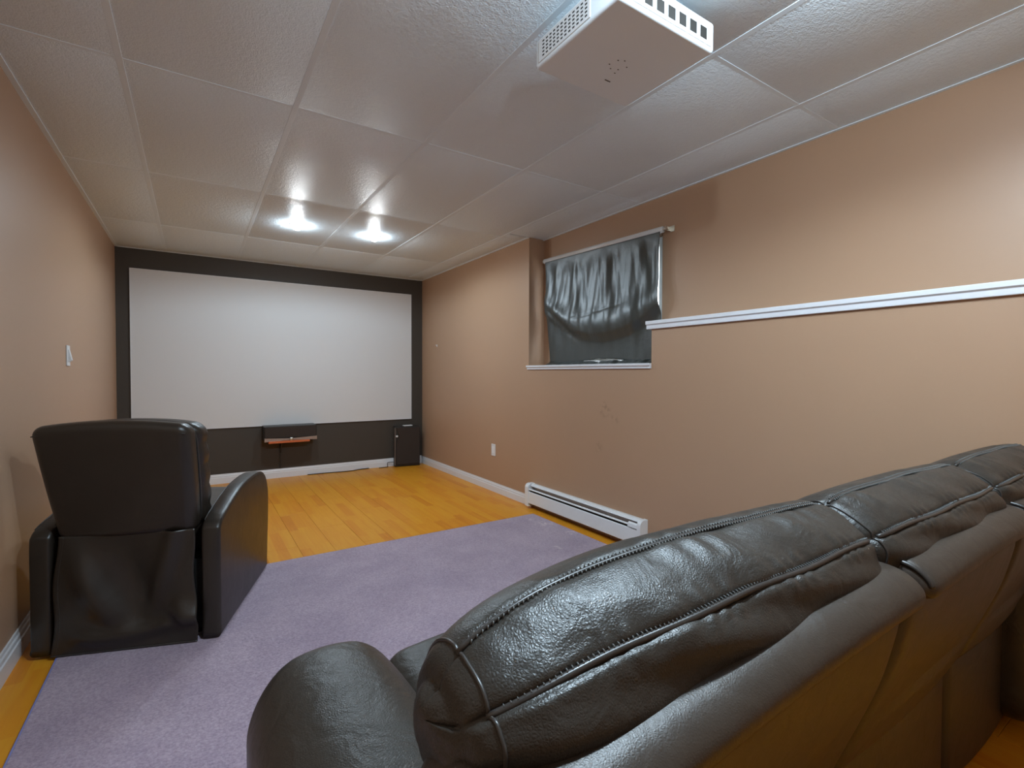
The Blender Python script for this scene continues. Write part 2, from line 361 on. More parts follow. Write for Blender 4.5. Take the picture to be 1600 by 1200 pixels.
# ================================================================== PROJECTION SCREEN
SX0, SX1, SZ0, SZ1 = -0.504, 2.279, 0.572, 2.125
scr = empty('projection_screen', ((SX0+SX1)/2, YF, SZ0)); tag(scr, 'large flat white projection screen on the dark end wall', 'screen')
def ch(o, p): o.parent = p; o.matrix_parent_inverse = p.matrix_basis.inverted(); return o
bpy.context.view_layer.update()
ch(box('screen_panel', SX0+0.006, SX1-0.006, YF-0.014, YF-0.002, SZ0+0.006, SZ1-0.006, 'screen'), scr)
mb = MB(); t = 0.008
mb.box(SX0, SX1, YF-0.018, YF-0.002, SZ1-t, SZ1); mb.box(SX0, SX1, YF-0.018, YF-0.002, SZ0, SZ0+t); mb.box(SX0, SX0+t, YF-0.018, YF-0.002, SZ0+t, SZ1-t); mb.box(SX1-t, SX1, YF-0.018, YF-0.002, SZ0+t, SZ1-t)
ch(mb.build('edge_strip', 'white_plastic'), scr)

# ================================================================== CEILING LAMPS
def ceiling_lamp(x, y, label, power=SPOT_W, glow=POINT_W, cone=179):
    e = empty('recessed_lamp', (x, y, H)); tag(e, label, 'ceiling lamp', 'recessed ceiling lamps')
    MB().lathe([(0.036, 0.0), (0.038, -0.003), (0.054, -0.004), (0.058, -0.001), (0.058, 0.001), (0.036, 0.001)], (0, 0, 0)).build('trim_ring', 'white_plastic', e, True)
    MB().lathe([(0.005, -0.040), (0.018, -0.038), (0.028, -0.030), (0.033, -0.016), (0.035, 0.0)], (0, 0, 0)).build('bulb', 'bulb', e, True)
    l = bpy.data.lights.new('lamp_light', 'SPOT'); l.energy = power; l.spot_size = math.radians(cone); l.spot_blend = 0.3; l.shadow_soft_size = 0.03; l.color = (0.65, 0.845, 1.0)
    lo = bpy.data.objects.new('lamp_light', l); COL.objects.link(lo); lo.parent = e; lo.location = (0, 0, -0.05)
    l = bpy.data.lights.new('lamp_glow', 'POINT'); l.energy = glow; l.shadow_soft_size = 0.02; l.color = (0.65, 0.845, 1.0)
    lo = bpy.data.objects.new('lamp_glow', l); COL.objects.link(lo); lo.parent = e; lo.location = (0, 0, -0.062)
ceiling_lamp(*LAMPS[0], 'lit recessed ceiling lamp, the one nearer the left wall')
ceiling_lamp(*LAMPS[1], 'lit recessed ceiling lamp, the one nearer the window wall')
ceiling_lamp(0.690, 0.508, 'recessed ceiling lamp over the sofa, out of view nearer the left wall', NEAR_W*1.1, NEAR_GLOW, 170)
ceiling_lamp(1.300, 0.508, 'recessed ceiling lamp over the sofa, out of view behind the projector', NEAR_W*0.42, NEAR_GLOW*0.6, 166)

# ================================================================== PROJECTOR
PJ0, PJ1, PJY0, PJY1, PJZ = 0.977, 1.405, 0.975, 1.362, 2.173
pj = empty('projector', ((PJ0+PJ1)/2, (PJY0+PJY1)/2, H)); tag(pj, 'white projector hung upside down under the ceiling panels', 'projector')
cx, cy = (PJ0+PJ1)/2, (PJY0+PJY1)/2
pz0, pz1 = PJZ, PJZ+0.095
V, Fc = rbox((PJ1-PJ0)/2, (PJY1-PJY0)/2, (pz1-pz0)/2, 0.012, 4, (6, 6, 2))
o = link('housing', [(p.x, p.y, p.z+(pz0+pz1)/2-H) for p in V], Fc, 'projector_white', pj, True)
body = o
MB().box(-0.05, 0.05, -0.05, 0.05, pz1-H-0.002, -0.01).build('mount_post', 'projector_white', pj, bevel=0.004)
MB().box(-0.09, 0.09, -0.09, 0.09, -0.012, -0.001).build('ceiling_plate', 'projector_white', pj, bevel=0.002)
hx, hy = (PJ1-PJ0)/2, (PJY1-PJY0)/2
def slots(name, side):
    mbh = MB(); bezel = MB(); zc = (pz0+pz1)/2-H
    if side == 'left':
        bezel.box(-hx-0.003, -hx+0.01, hy-0.275, hy-0.022, zc-0.036, zc+0.036)
        for a in range(12):
            for c in range(5):
                y = hy-0.045-a*0.019; z = zc-0.026+c*0.0115
                mbh.box(-hx-0.0034, -hx+0.004, y-0.010, y, z, z+0.0052)
    else:
        bezel.box(-hx+0.04, hx-0.02, -hy-0.003, -hy+0.01, zc-0.036, zc+0.036)
        for a in range(7):
            x = hx-0.045-a*0.05; mbh.box(x-0.032, x, -hy-0.0036, -hy+0.004, zc-0.024, zc+0.012)
    bz = bezel.build(name, 'white_plastic', body, bevel=0.002); h_ = mbh.build('vent_holes', 'dark_slot', bz); h_['kind'] = 'stuff'
slots('side_vent', 'left'); slots('socket_panel', 'rear')
sd = MB()
for (a, b_) in ((-0.03, 0.03), (-0.01, 0.045), (0.015, 0.035), (0.03, 0.01), (-0.02, 0.0), (0.0, -0.01), (0.02, 0.055)):
    sd.box(a, a+0.005, b_, b_+0.003, pz0-H-0.0008, pz0-H+0.002)
sd.box(0.02, 0.045, 0.10, 0.104, pz0-H-0.0008, pz0-H+0.002)
sd.build('mounting_holes', 'dark_slot', body)['kind'] = 'stuff'

# ================================================================== CENTRE SPEAKER ON A WALL SHELF
def local_parent(o, e): return ch(o, e)
cs = empty('center_speaker', (0.86, 5.72, 0.425)); bpy.context.view_layer.update(); tag(cs, 'long black center loudspeaker with metallic strip on the wall shelf', 'speaker')
ch(box('cabinet', 0.600, 1.118, 5.635, 5.815, 0.428, 0.580, 'speaker_body', None, 0.004), cs)
ch(box('grille', 0.606, 1.112, 5.622, 5.640, 0.458, 0.574, 'grille', None, 0.005), cs)
st = []
for i in range(25):
    t = i/24; x = 0.602+0.514*t; d = abs(t-0.5)*2; hh = 0.007+0.012*d; zc = 0.440
    st.append((x, hh, zc))
V = []; Fc = []
for (x, hh, zc) in st: V += [(x, 5.612, zc-hh), (x, 5.612, zc+hh), (x, 5.636, zc+hh), (x, 5.636, zc-hh)]
for i in range(24):
    for k_ in range(4): Fc.append((i*4+k_, i*4+(k_+1) % 4, i*4+4+(k_+1) % 4, i*4+4+k_))
Fc += [(0, 1, 2, 3), (96, 97, 98, 99)]
strip = ch(link('metal_strip', V, Fc, 'bronze'), cs)
vs = []
V, Fc = rbox(0.016, 0.008, 0.016, 0.0079, 4, (2, 1, 2)); ch(link('badge', [(p.x+0.858, p.y+5.608, p.z+0.442) for p in V], Fc, 'metal', None, True), cs)
sh = empty('wall_shelf', (0.84, 5.75, 0.40)); bpy.context.view_layer.update(); tag(sh, 'small red-orange wooden shelf on the dark wall under the center speaker', 'shelf')
ch(box('shelf_board', 0.640, 1.040, 5.600, YF, 0.404, 0.4265, 'shelf', None, 0.002), sh)
ch(box('bracket', 0.770, 0.786, YF-0.012, YF, 0.10, 0.404, 'speaker_body', None, 0.002), sh)
ch(MB().add([(0.772, YF, 0.404), (0.772, YF-0.14, 0.404), (0.772, YF, 0.26), (0.784, YF, 0.404), (0.784, YF-0.14, 0.404), (0.784, YF, 0.26)], [(0, 1, 2), (3, 5, 4), (0, 3, 4, 1), (1, 4, 5, 2), (0, 2, 5, 3)]).build('brace', 'speaker_body'), sh)

# ================================================================== CORNER SPEAKER
ang = math.radians(-8.3)
ks = empty('corner_speaker', (2.19, 5.735, 0), ang); bpy.context.view_layer.update(); tag(ks, 'upright dark brown loudspeaker standing on the floor in the corner', 'speaker')
MB().box(-0.155, 0.155, -0.035, 0.055, 0.004, 0.492).build('cabinet', 'speaker_body', ks, bevel=0.006)
# grille with a notch in its left edge
gp = [(-0.137, 0.03), (0.150, 0.03), (0.150, 0.478), (-0.125, 0.478), (-0.125, 0.435), (-0.113, 0.40), (-0.100, 0.375), (-0.113, 0.35), (-0.128, 0.325), (-0.137, 0.27)]
n = len(gp); V = [(x, -0.052, z) for x, z in gp]+[(x, -0.034, z) for x, z in gp]
link('grille', V, [tuple(range(n)), tuple(range(n, 2*n))]+[(i, (i+1) % n, n+(i+1) % n, n+i) for i in range(n)], 'grille', ks).modifiers.new('b', 'BEVEL').width = 0.004
MB().box(-0.157, -0.142, -0.040, 0.02, 0.02, 0.478).build('side_strip', 'strip_dark', ks, bevel=0.003)
V, Fc = rbox(0.014, 0.006, 0.011, 0.005, 3, (2, 1, 2)); link('badge', [(p.x-0.130, p.y-0.042, p.z+0.375) for p in V], Fc, 'white_plastic', ks, True)
wb = MB().box(-0.055, 0.055, -0.026, 0.03, 0.0, 0.012).build('flat_box', 'white_plastic', bevel=0.004, loc=(2.20, 5.735, 0.4922)); tag(wb, 'small flat white box lying on top of the corner loudspeaker', 'box')
cb_ = MB().tube(catmull([(2.06, 5.75, 0.055), (2.00, 5.785, 0.056), (1.965, 5.79, 0.05), (1.962, 5.785, 0.02), (1.96, 5.77, 0.004), (1.93, 5.765, 0.004), (1.85, 5.76, 0.004)], 6, False), 0.004, 6).build('speaker_cable', 'cable', None, True)
tag(cb_, 'thin dark cable coming out beside the corner loudspeaker', 'cable')
cb_ = MB().tube(catmull([(1.05, 5.795, 0.005), (1.25, 5.785, 0.005), (1.40, 5.765, 0.005), (1.52, 5.755, 0.005), (1.62, 5.79, 0.005), (1.74, 5.80, 0.005)], 8, False), 0.005, 6).build('floor_cable', 'cable', None, True)
tag(cb_, 'dark cable lying along the baseboard under the screen', 'cable')

# ================================================================== WALL FITTINGS
sw = empty('light_switch', (XL, 3.735, 1.238)); tag(sw, 'white light switch with raised rocker on the left brown wall', 'switch')
MB().box(0, 0.007, -0.037, 0.037, -0.059, 0.059).build('cover_plate', 'white_plastic', sw, bevel=0.003)
link('toggle', [(0.006, -0.017, 0.034), (0.006, 0.017, 0.034), (0.006, -0.017, -0.034), (0.006, 0.017, -0.034), (0.010, -0.017, 0.034), (0.010, 0.017, 0.034), (0.022, -0.017, -0.026), (0.022, 0.017, -0.026), (0.014, -0.017, -0.034), (0.014, 0.017, -0.034)],
     [(4, 5, 7, 6), (6, 7, 9, 8), (0, 1, 5, 4), (8, 9, 3, 2), (0, 4, 6, 8, 2), (1, 3, 9, 7, 5), (0, 2, 3, 1)], 'white_plastic', sw)
ou = empty('wall_outlet', (XR, 4.05, 0.402)); tag(ou, 'white power outlet low on the brown side wall', 'outlet')
MB().box(-0.006, 0, -0.037, 0.037, -0.058, 0.058).build('cover_plate', 'white_plastic', ou, bevel=0.003)
MB().box(-0.0085, -0.002, -0.018, 0.018, -0.034, 0.034).build('socket', 'heater', ou, bevel=0.002)
hk = MB(); hk.tube([(0.002, 0, 0), (-0.012, 0, 0), (-0.016, 0, 0.004), (-0.016, 0, 0.012)], 0.0025, 6); hk.box(-0.003, 0, -0.006, 0.006, -0.016, 0.012)
hk = hk.build('wall_hook', 'heater', loc=(XR, 5.368, 1.474)); tag(hk, 'tiny hook on the brown wall near the screen', 'hook')

# ================================================================== BASEBOARD HEATER
HY0, HY1 = 2.135, 3.400
he = empty('baseboard_heater', (XR, (HY0+HY1)/2, 0)); bpy.context.view_layer.update(); tag(he, 'long white metal baseboard heater under the window', 'heater')
X = XR
ch(box('back_plate', X-0.004, X, HY0, HY1, 0.03, 0.205, 'heater'), he)
top = [(X-0.004, 0.205), (X-0.026, 0.206), (X-0.038, 0.200), (X-0.044, 0.190), (X-0.042, 0.188), (X-0.036, 0.196), (X-0.026, 0.2025), (X-0.004, 0.201)]
ch(MB().prism(top, 'y', HY0+0.002, HY1-0.002).build('top_hood', 'heater'), he)
fp = [(X-0.062, 0.045), (X-0.068, 0.050), (X-0.067, 0.142), (X-0.064, 0.145), (X-0.060, 0.145), (X-0.060, 0.142), (X-0.063, 0.140), (X-0.063, 0.052), (X-0.058, 0.048)]
ch(MB().prism(fp, 'y', HY0+0.002, HY1-0.002).build('front_panel', 'heater'), he)
ch(MB().prism([(X-0.064, 0.160), (X-0.067, 0.163), (X-0.064, 0.1685), (X-0.057, 0.171), (X-0.056, 0.168), (X-0.062, 0.1655)], 'y', HY0+0.09, HY1-0.02).build('damper_louver', 'heater'), he)
ch(box('heating_element', X-0.050, X-0.006, HY0+0.02, HY1-0.02, 0.055, 0.150, 'black'), he)
def cap_prof(): return [(X, 0.02), (X-0.072, 0.02), (X-0.072, 0.172)]+[(X-0.036-0.036*math.cos(q), 0.172+0.038*math.sin(q)) for q in [math.pi/2*i/8 for i in range(1, 9)]]+[(X, 0.210)]
ch(MB().prism(cap_prof(), 'y', HY1-0.035, HY1+0.012).build('end_cap', 'heater', bevel=0.002), he)
ch(MB().prism(cap_prof(), 'y', HY0-0.01, HY0+0.02).build('end_cap', 'heater', bevel=0.002), he)
ch(MB().prism([(X-0.064, 0.150), (X-0.073, 0.152), (X-0.070, 0.176), (X-0.056, 0.184), (X-0.050, 0.18)], 'y', HY0+0.02, HY0+0.10).build('splice_cover', 'heater', bevel=0.002), he)

# ================================================================== CURTAIN ON A ROLLER
cu = empty('roller_curtain', (XU-0.04, 2.75, 2.09)); bpy.context.view_layer.update(); tag(cu, 'creased black vinyl curtain hung from a white roller over the window', 'curtain')
XC = 2.548
A0, A1 = Vector((XC, 3.395, 2.112)), Vector((XC, 2.128, 2.080))
ch(MB().tube([A0, lerp(A0, A1, 0.5), A1], 0.0205, 20).build('roller_tube', 'white_plastic', None, True), cu)
rb = MB(); rb.tube([A1, A1+Vector((0, -0.018, 0))], 0.005, 8); rb.box(XC-0.014, XU, 2.098, 2.101, 2.068, 2.094); rb.box(XC-0.014, XC+0.012, 2.086, 2.110, 2.072, 2.075); rb.box(XU-0.003, XU, 2.070, 2.104, 2.062, 2.10)
ch(rb.build('roller_bracket', 'metal'), cu)
rb = MB(); rb.tube([A0, A0+Vector((0, 0.018, 0))], 0.005, 8); rb.box(XC-0.014, XU, 3.412, 3.415, 2.098, 2.124)
ch(rb.build('roller_bracket', 'metal'), cu)
NU, NV = 170, 110; V = []; Fc = []
def fold(u, v):
    """offset of the cloth from its plane, u across (0 = left), v down"""
    a = 0
    for i, (f_, ph, am) in enumerate(((9.0, 0.3, 1.0), (14.3, 1.9, 0.65), (21.7, 4.0, 0.40), (33.1, 0.8, 0.22))):
        drift = 0.05*math.sin(2.6*v+i*1.7)+0.35*(0.5-u)*v*0.35
        s_ = math.sin(2*math.pi*f_*(u+drift)*0.5+ph)
        a += am*(abs(s_)**0.7*(1 if s_ > 0 else -1))
    amp = 0.0056*smst(0.0, 0.16, v)*(1-0.80*smst(0.55, 0.92, v))
    # slack belly: the sheet sags and tucks under before the sill
    cen = 0.76-0.26*abs((u-0.55)*2)**1.8
    belly = -0.030*math.exp(-((v-cen+0.08)/0.14)**2) + 0.020*smst(cen, cen+0.10, v)
    # diagonal tuck running down from the left edge
    dd = (v-(0.44+1.05*u))
    belly += 0.016*math.exp(-(dd/0.045)**2)*(1-smst(0.15, 0.42, u)) - 0.010*math.exp(-((dd+0.10)/0.06)**2)*(1-smst(0.2, 0.5, u))
    cr = 0.0035*math.exp(-((v-0.545-0.05*math.sin(u*5))/0.012)**2)*smst(0.25, 0.35, u)*(1-smst(0.65, 0.8, u))
    return a*amp+belly*smst(0.25, 0.6, v)+cr
for j in range(NV+1):
    v_ = j/NV
    for i in range(NU+1):
        u = i/NU
        yl = 3.370+0.018*math.sin(v_*3.0)*v_-0.050*smst(0.35, 1.0, v_)+0.02*math.sin(v_*2.4); yr = 2.138+0.020*v_+0.008*math.sin(v_*7)
        y = lerp(yl, yr, u); zt = lerp(2.100, 2.068, u); zb = 1.243-0.012*math.sin(u*9)+0.012*hash1(i//9)*0.6
        z = lerp(zt, zb, v_)
        x = XC-0.014+lerp(0, 0.012, smst(0, .2, v_))+fold(u, v_)
        V.append((min(x, XU-0.004), y, z))
for j in range(NV):
    for i in range(NU): a = j*(NU+1)+i; Fc.append((a, a+1, a+NU+2, a+NU+1))
cl = ch(link('curtain_sheet', V, Fc, 'vinyl', None, True), cu); so = cl.modifiers.new('s', 'SOLIDIFY'); so.thickness = 0.0012
# crumpled hem lying on the sill
V = []; Fc = []; NU, NV = 90, 8
for j in range(NV+1):
    for i in range(NU+1):
        u = i/NU; v_ = j/NV; hmp = 0.008+0.010*hash1(i//3)+0.006*hash1(i)
        y = lerp(3.35, 2.16, u); x = 2.570-0.075*v_*(0.7+0.5*hash1(i//4+50)); z = SILL+0.0352+hmp*math.sin(math.pi*min(1, v_*1.0))*1.0+0.03*(1-v_)**3
        V.append((x, y, z))
for j in range(NV):
    for i in range(NU): a = j*(NU+1)+i; Fc.append((a, a+1, a+NU+2, a+NU+1))
hm = ch(link('crumpled_hem', V, Fc, 'vinyl', None, True), cu); so = hm.modifiers.new('s', 'SOLIDIFY'); so.thickness = 0.0012

# ================================================================== RUG
RX0, RX1, RYa, RYb = -0.472, 2.290, 0.62, 3.195
rug = empty('area_rug', ((RX0+RX1)/2, (RYa+RYb)/2, 0)); bpy.context.view_layer.update(); tag(rug, 'large purple carpet rug laid on the laminate floor', 'rug')
ch(box('pile', RX0+0.006, RX1-0.006, RYa+0.006, RYb-0.006, 0.0005, 0.012, 'rug', None, 0.003), rug)
mb = MB(); 
for (a, b_, c, d) in ((RX0, RX0+0.008, RYa, RYb), (RX1-0.008, RX1, RYa, RYb), (RX0+0.008, RX1-0.008, RYb-0.008, RYb), (RX0+0.008, RX1-0.008, RYa, RYa+0.008)): mb.box(a, b_, c, d, 0.0005, 0.0105)
ch(mb.build('edge_binding', 'binding', None, bevel=0.002), rug)
RUGZ = 0.012

# ================================================================== SINGLE RECLINER (seen from behind)
rc = empty('recliner_chair', (-0.2365, 2.5145, RUGZ), math.radians(-19.4)); tag(rc, 'single black leather recliner armchair facing the screen', 'armchair')
RZ = 1.0
# outer back shell
def back_def(p, yo=0.0, grow=0.0):
    b_ = (p.z+0.235)/0.47; b_ = max(-0.05, min(1.05, b_)); a = p.x/0.262
    w_ = lerp(0.932, 1.02, b_)+0.015*math.sin(b_*math.pi)
    crown = 0.022*(1-a*a)*smst(0.55, 1.0, b_)
    yy = p.y+yo+lerp(0.055, -0.072, b_)-0.012*(1-a*a)*(1 if p.y < 0 else -0.5)
    return (p.x*w_, yy, p.z+0.70-RUGZ+crown)
V, Fc = rbox(0.262, 0.050, 0.235, 0.040, 6, (14, 3, 14), lambda p: back_def(p)); link('back_shell', V, Fc, 'chair', rc, True)
def puff(p):
    q = Vector(back_def(Vector((p.x, p.y, p.z)), 0.108)); s_ = 0
    b_ = (p.z+0.235)/0.47; a = p.x/0.262
    if p.y > 0: q.y += 0.030*(1-a**4)*abs(math.sin(b_*math.pi*2.5))**0.5
    q.x *= 1.0+0.030*abs(math.sin(b_*math.pi*5))*abs(a)
    return q
V, Fc = rbox(0.262, 0.060, 0.228, 0.045, 5, (14, 3, 30), puff); bc = link('back_cushion', V, Fc, 'chair', rc, True)
pp = []
for i in range(90):   # welt between shell and cushion
    q = 2*math.pi*i/90; c_, s_ = math.cos(q), math.sin(q); n_ = 9.0
    k = (abs(c_)**n_+abs(s_)**n_)**(-1/n_)
    pp.append(back_def(Vector((0.254*c_*k, 0.0, 0.228*s_*k)), 0.050))
MB().tube(pp, 0.005, 8, True).build('welt', 'piping', rc, True)
MB().tube([Vector(back_def(Vector((0.250*(k/20-1), -0.0475, 0.200))))+Vector((0, 0.0, 0)) for k in range(41)], 0.0022, 6).build('top_seam', 'piping', rc, True)
# cloth skirt hanging from the back
V = []; Fc = []; NU, NV = 60, 50
for j in range(NV+1):
    for i in range(NU+1):
        u = i/NU; v_ = j/NV; x = lerp(-0.250, 0.252, u)*lerp(0.955, 1.03, v_); z = lerp(0.478, 0.004, v_)+0.0*u
        x += 0.006*math.sin(v_*9+1)*(1 if u < .05 or u > .95 else 0)
        y = 0.004-0.012*v_
        y += -0.020*math.exp(-((u-0.15-0.45*v_*v_)/0.10)**2)*math.sin(math.pi*min(1, v_*1.15))      # diagonal fold from upper left
        y += 0.022*math.exp(-((u-0.42-0.25*v_)/0.16)**2)*math.sin(math.pi*v_)
        y += -0.014*math.exp(-((u-0.86+0.28*v_)/0.07)**2)*(1-v_)
        y += -0.018*math.exp(-((u-0.90)/0.10)**2-((v_-0.72)/0.10)**2)+0.012*math.exp(-((u-0.84)/0.06)**2-((v_-0.80)/0.06)**2)
        y += -0.012*math.exp(-((v_-0.82-0.06*math.sin(u*4))/0.06)**2)*smst(0.05, 0.3, u)
        y = (0.004-0.012*v_)+(y-0.004+0.012*v_)*1.7
        V.append((x, y-0.004, z))
for j in range(NV):
    for i in range(NU): a = j*(NU+1)+i; Fc.append((a, a+1, a+NU+2, a+NU+1))
sk = link('back_skirt', V, Fc, 'chair', rc, True); so = sk.modifiers.new('s', 'SOLIDIFY'); so.thickness = 0.003; so.offset = 1
hp = [V[NV*(NU+1)+i] for i in range(NU+1)]
# hem bands: a left side band and a bottom edge
MB().tube([(a, b_-0.002, c+0.002) for a, b_, c in hp], 0.0035, 6).build('skirt_hem', 'piping', sk, True)
MB().tube([(V[j*(NU+1)+2][0], V[j*(NU+1)+2][1]-0.002, V[j*(NU+1)+2][2]) for j in range(NV+1)], 0.0018, 5).build('skirt_hem', 'piping', sk, True)
# arms: rising curved top with a round front
ap = [(0.0, 0.03), (0.0, 0.25), (0.0, 0.44), (0.012, 0.485), (0.055, 0.512), (0.13, 0.535), (0.22, 0.560), (0.34, 0.583), (0.48, 0.592), (0.60, 0.590), (0.70, 0.575), (0.78, 0.530), (0.825, 0.46), (0.835, 0.38), (0.828, 0.28), (0.810, 0.14), (0.800, 0.03)]
def arm(sgn):
    pts = catmull(ap, 6, False)+[(lerp(0.8, 0.0, i/12), 0.004) for i in range(13)]
    n = len(pts); cyy = 0.42; czz = 0.30; rr = 0.016; W = 0.074
    st = []
    for k in range(6):
        q = math.pi/2*k/5; st.append((rr*(1-math.sin(q)) , rr*(1-math.cos(q))))
    rings = []
    # inward offset by the 2D normal
    nor = []
    for i in range(n):
        a = Vector(pts[i-1]); c = Vector(pts[(i+1) % n]); t = (c-a); t = t.normalized() if t.length > 1e-9 else Vector((1, 0)); nor.append(Vector((t.y, -t.x)))
    seq = [(rr*(1-math.cos(math.pi/2*k/5)), rr*(1-math.sin(math.pi/2*k/5))) for k in range(6)]
    seq2 = seq+[(W*0.5, -0.004)]+[(W-a, b_) for a, b_ in reversed(seq)]
    V = []; Fc = []
    for (xx, ins) in seq2:
        for i in range(n):
            p = Vector(pts[i])+nor[i]*ins
            V.append((sgn*(0.266+xx), p.x, max(0.004, p.y)))
    L = len(seq2)
    for a in range(L-1):
        for i in range(n): Fc.append((a*n+i, a*n+(i+1) % n, (a+1)*n+(i+1) % n, (a+1)*n+i))
    Fc += [tuple(range(n)), tuple((L-1)*n+i for i in range(n))]
    o = link('arm', V, Fc, 'chair', rc, True)
    for xx in (0.005, W-0.005):
        MB().tube([(sgn*(0.266+xx), p[0]+0.0, p[1]-0.003) for p in pts[22:len(ap)*6-14]], 0.0022, 6).build('arm_seam', 'piping', o, True)
    MB().tube([(sgn*(0.272+0.062*i/6), 0.002 if 0 < i < 6 else 0.008, 0.452) for i in range(7)], 0.0016, 5).build('arm_seam', 'piping', o, True)
    return o
for s_ in (1, -1): arm(s_)
V, Fc = rbox(0.262, 0.33, 0.075, 0.035, 4, (8, 8, 2), lambda p: (p.x, p.y+0.47, p.z+0.40+0.012*(1-(p.x/0.262)**2))); link('seat', V, Fc, 'chair', rc, True)
V, Fc = rbox(0.258, 0.03, 0.13, 0.02, 3, (6, 1, 4), lambda p: (p.x, p.y+0.80, p.z+0.18)); link('footrest', V, Fc, 'chair', rc, True)
MB().box(-0.26, 0.26, 0.05, 0.77, 0.03, 0.33).build('base_frame', 'black', rc)
for sx in (-0.22, 0.22):
    for sy in (0.09, 0.72): MB().lathe([(0.022, 0.0), (0.022, 0.03)], (sx, sy, 0)).build('foot', 'black', rc)

# ================================================================== RECLINING SOFA (seen from behind)
SB = [0.200, 0.955, 1.640, 2.290]
sofa = empty('reclining_sofa', ((SB[0]+SB[3])/2, 0.62, 0)); bpy.context.view_layer.update(); tag(sofa, 'dark leather reclining sofa with three plump headrests seen from behind', 'sofa')
PADP = [(0.392, 0.750), (0.338, 0.768), (0.320, 0.806), (0.322, 0.845), (0.340, 0.876), (0.378, 0.906), (0.428, 0.921), (0.472, 0.912), (0.510, 0.888), (0.540, 0.845), (0.552, 0.79), (0.545, 0.73), (0.510, 0.70), (0.45, 0.72)]
NS = 10
prof = catmull(PADP, NS, True); NP = len(prof)
T_LOW, T_UP = 4*NS, 6*NS
PC = (0.445, 0.810)
def pad_pt(x, t, x0, x1, R=0.075, k0=0.60, dent=True, seed=0):
    """point on the headrest surface; x along the sofa, t profile index"""
    i0 = int(math.floor(t)) % NP; fr_ = t-math.floor(t); a = prof[i0]; b_ = prof[(i0+1) % NP]
    y, z = lerp(a[0], b_[0], fr_), lerp(a[1], b_[1], fr_)
    e = min(x-x0, x1-x)/R; e = max(0.0, min(1.0, e))
    k = k0+(1-k0)*(1-(1-e)**2.6)**(1/2.6)
    u = (x-x0)/(x1-x0); k *= 0.965+0.080*max(0.0, math.sin(math.pi*u))**0.8
    droop = 0.0
    if R > 0.1:
        tp = max(0.0, 1-(x-x0)/0.30)**2; k *= 1-0.16*tp*(1.0 if z > 0.875 or y > 0.45 else 0.35); droop = -0.022*tp
    dy, dz = (y-PC[0])*k, (z-PC[1])*k
    ln = math.hypot(dy, dz); 
    # seam valleys and puckers
    dl = abs(t-T_LOW); du = abs(t-T_UP); d = 0
    if dent:
        d -= 0.0065*math.exp(-(dl/1.3)**2)+0.0050*math.exp(-(du/1.3)**2)
        d += 0.0020*math.exp(-(dl/6)**2)*math.sin(x*150+3*math.sin(x*37+seed))*math.exp(-((dl-3)/3)**2)
        d += 0.0016*math.sin(x*95+2.5*math.sin(x*23+seed)+t*0.10)*math.exp(-((du-5)/5.0)**2)
        d += 0.0035*math.sin(x*31+seed*2+t*0.17)*math.exp(-((t-48)/16)**2)*0.7
        d += 0.004*math.sin(x*22+seed+t*0.3)*math.exp(-((t-28)/9)**2)
    return Vector((x, PC[0]+dy+dy/ln*d, PC[1]+droop+dz+dz/ln*d))
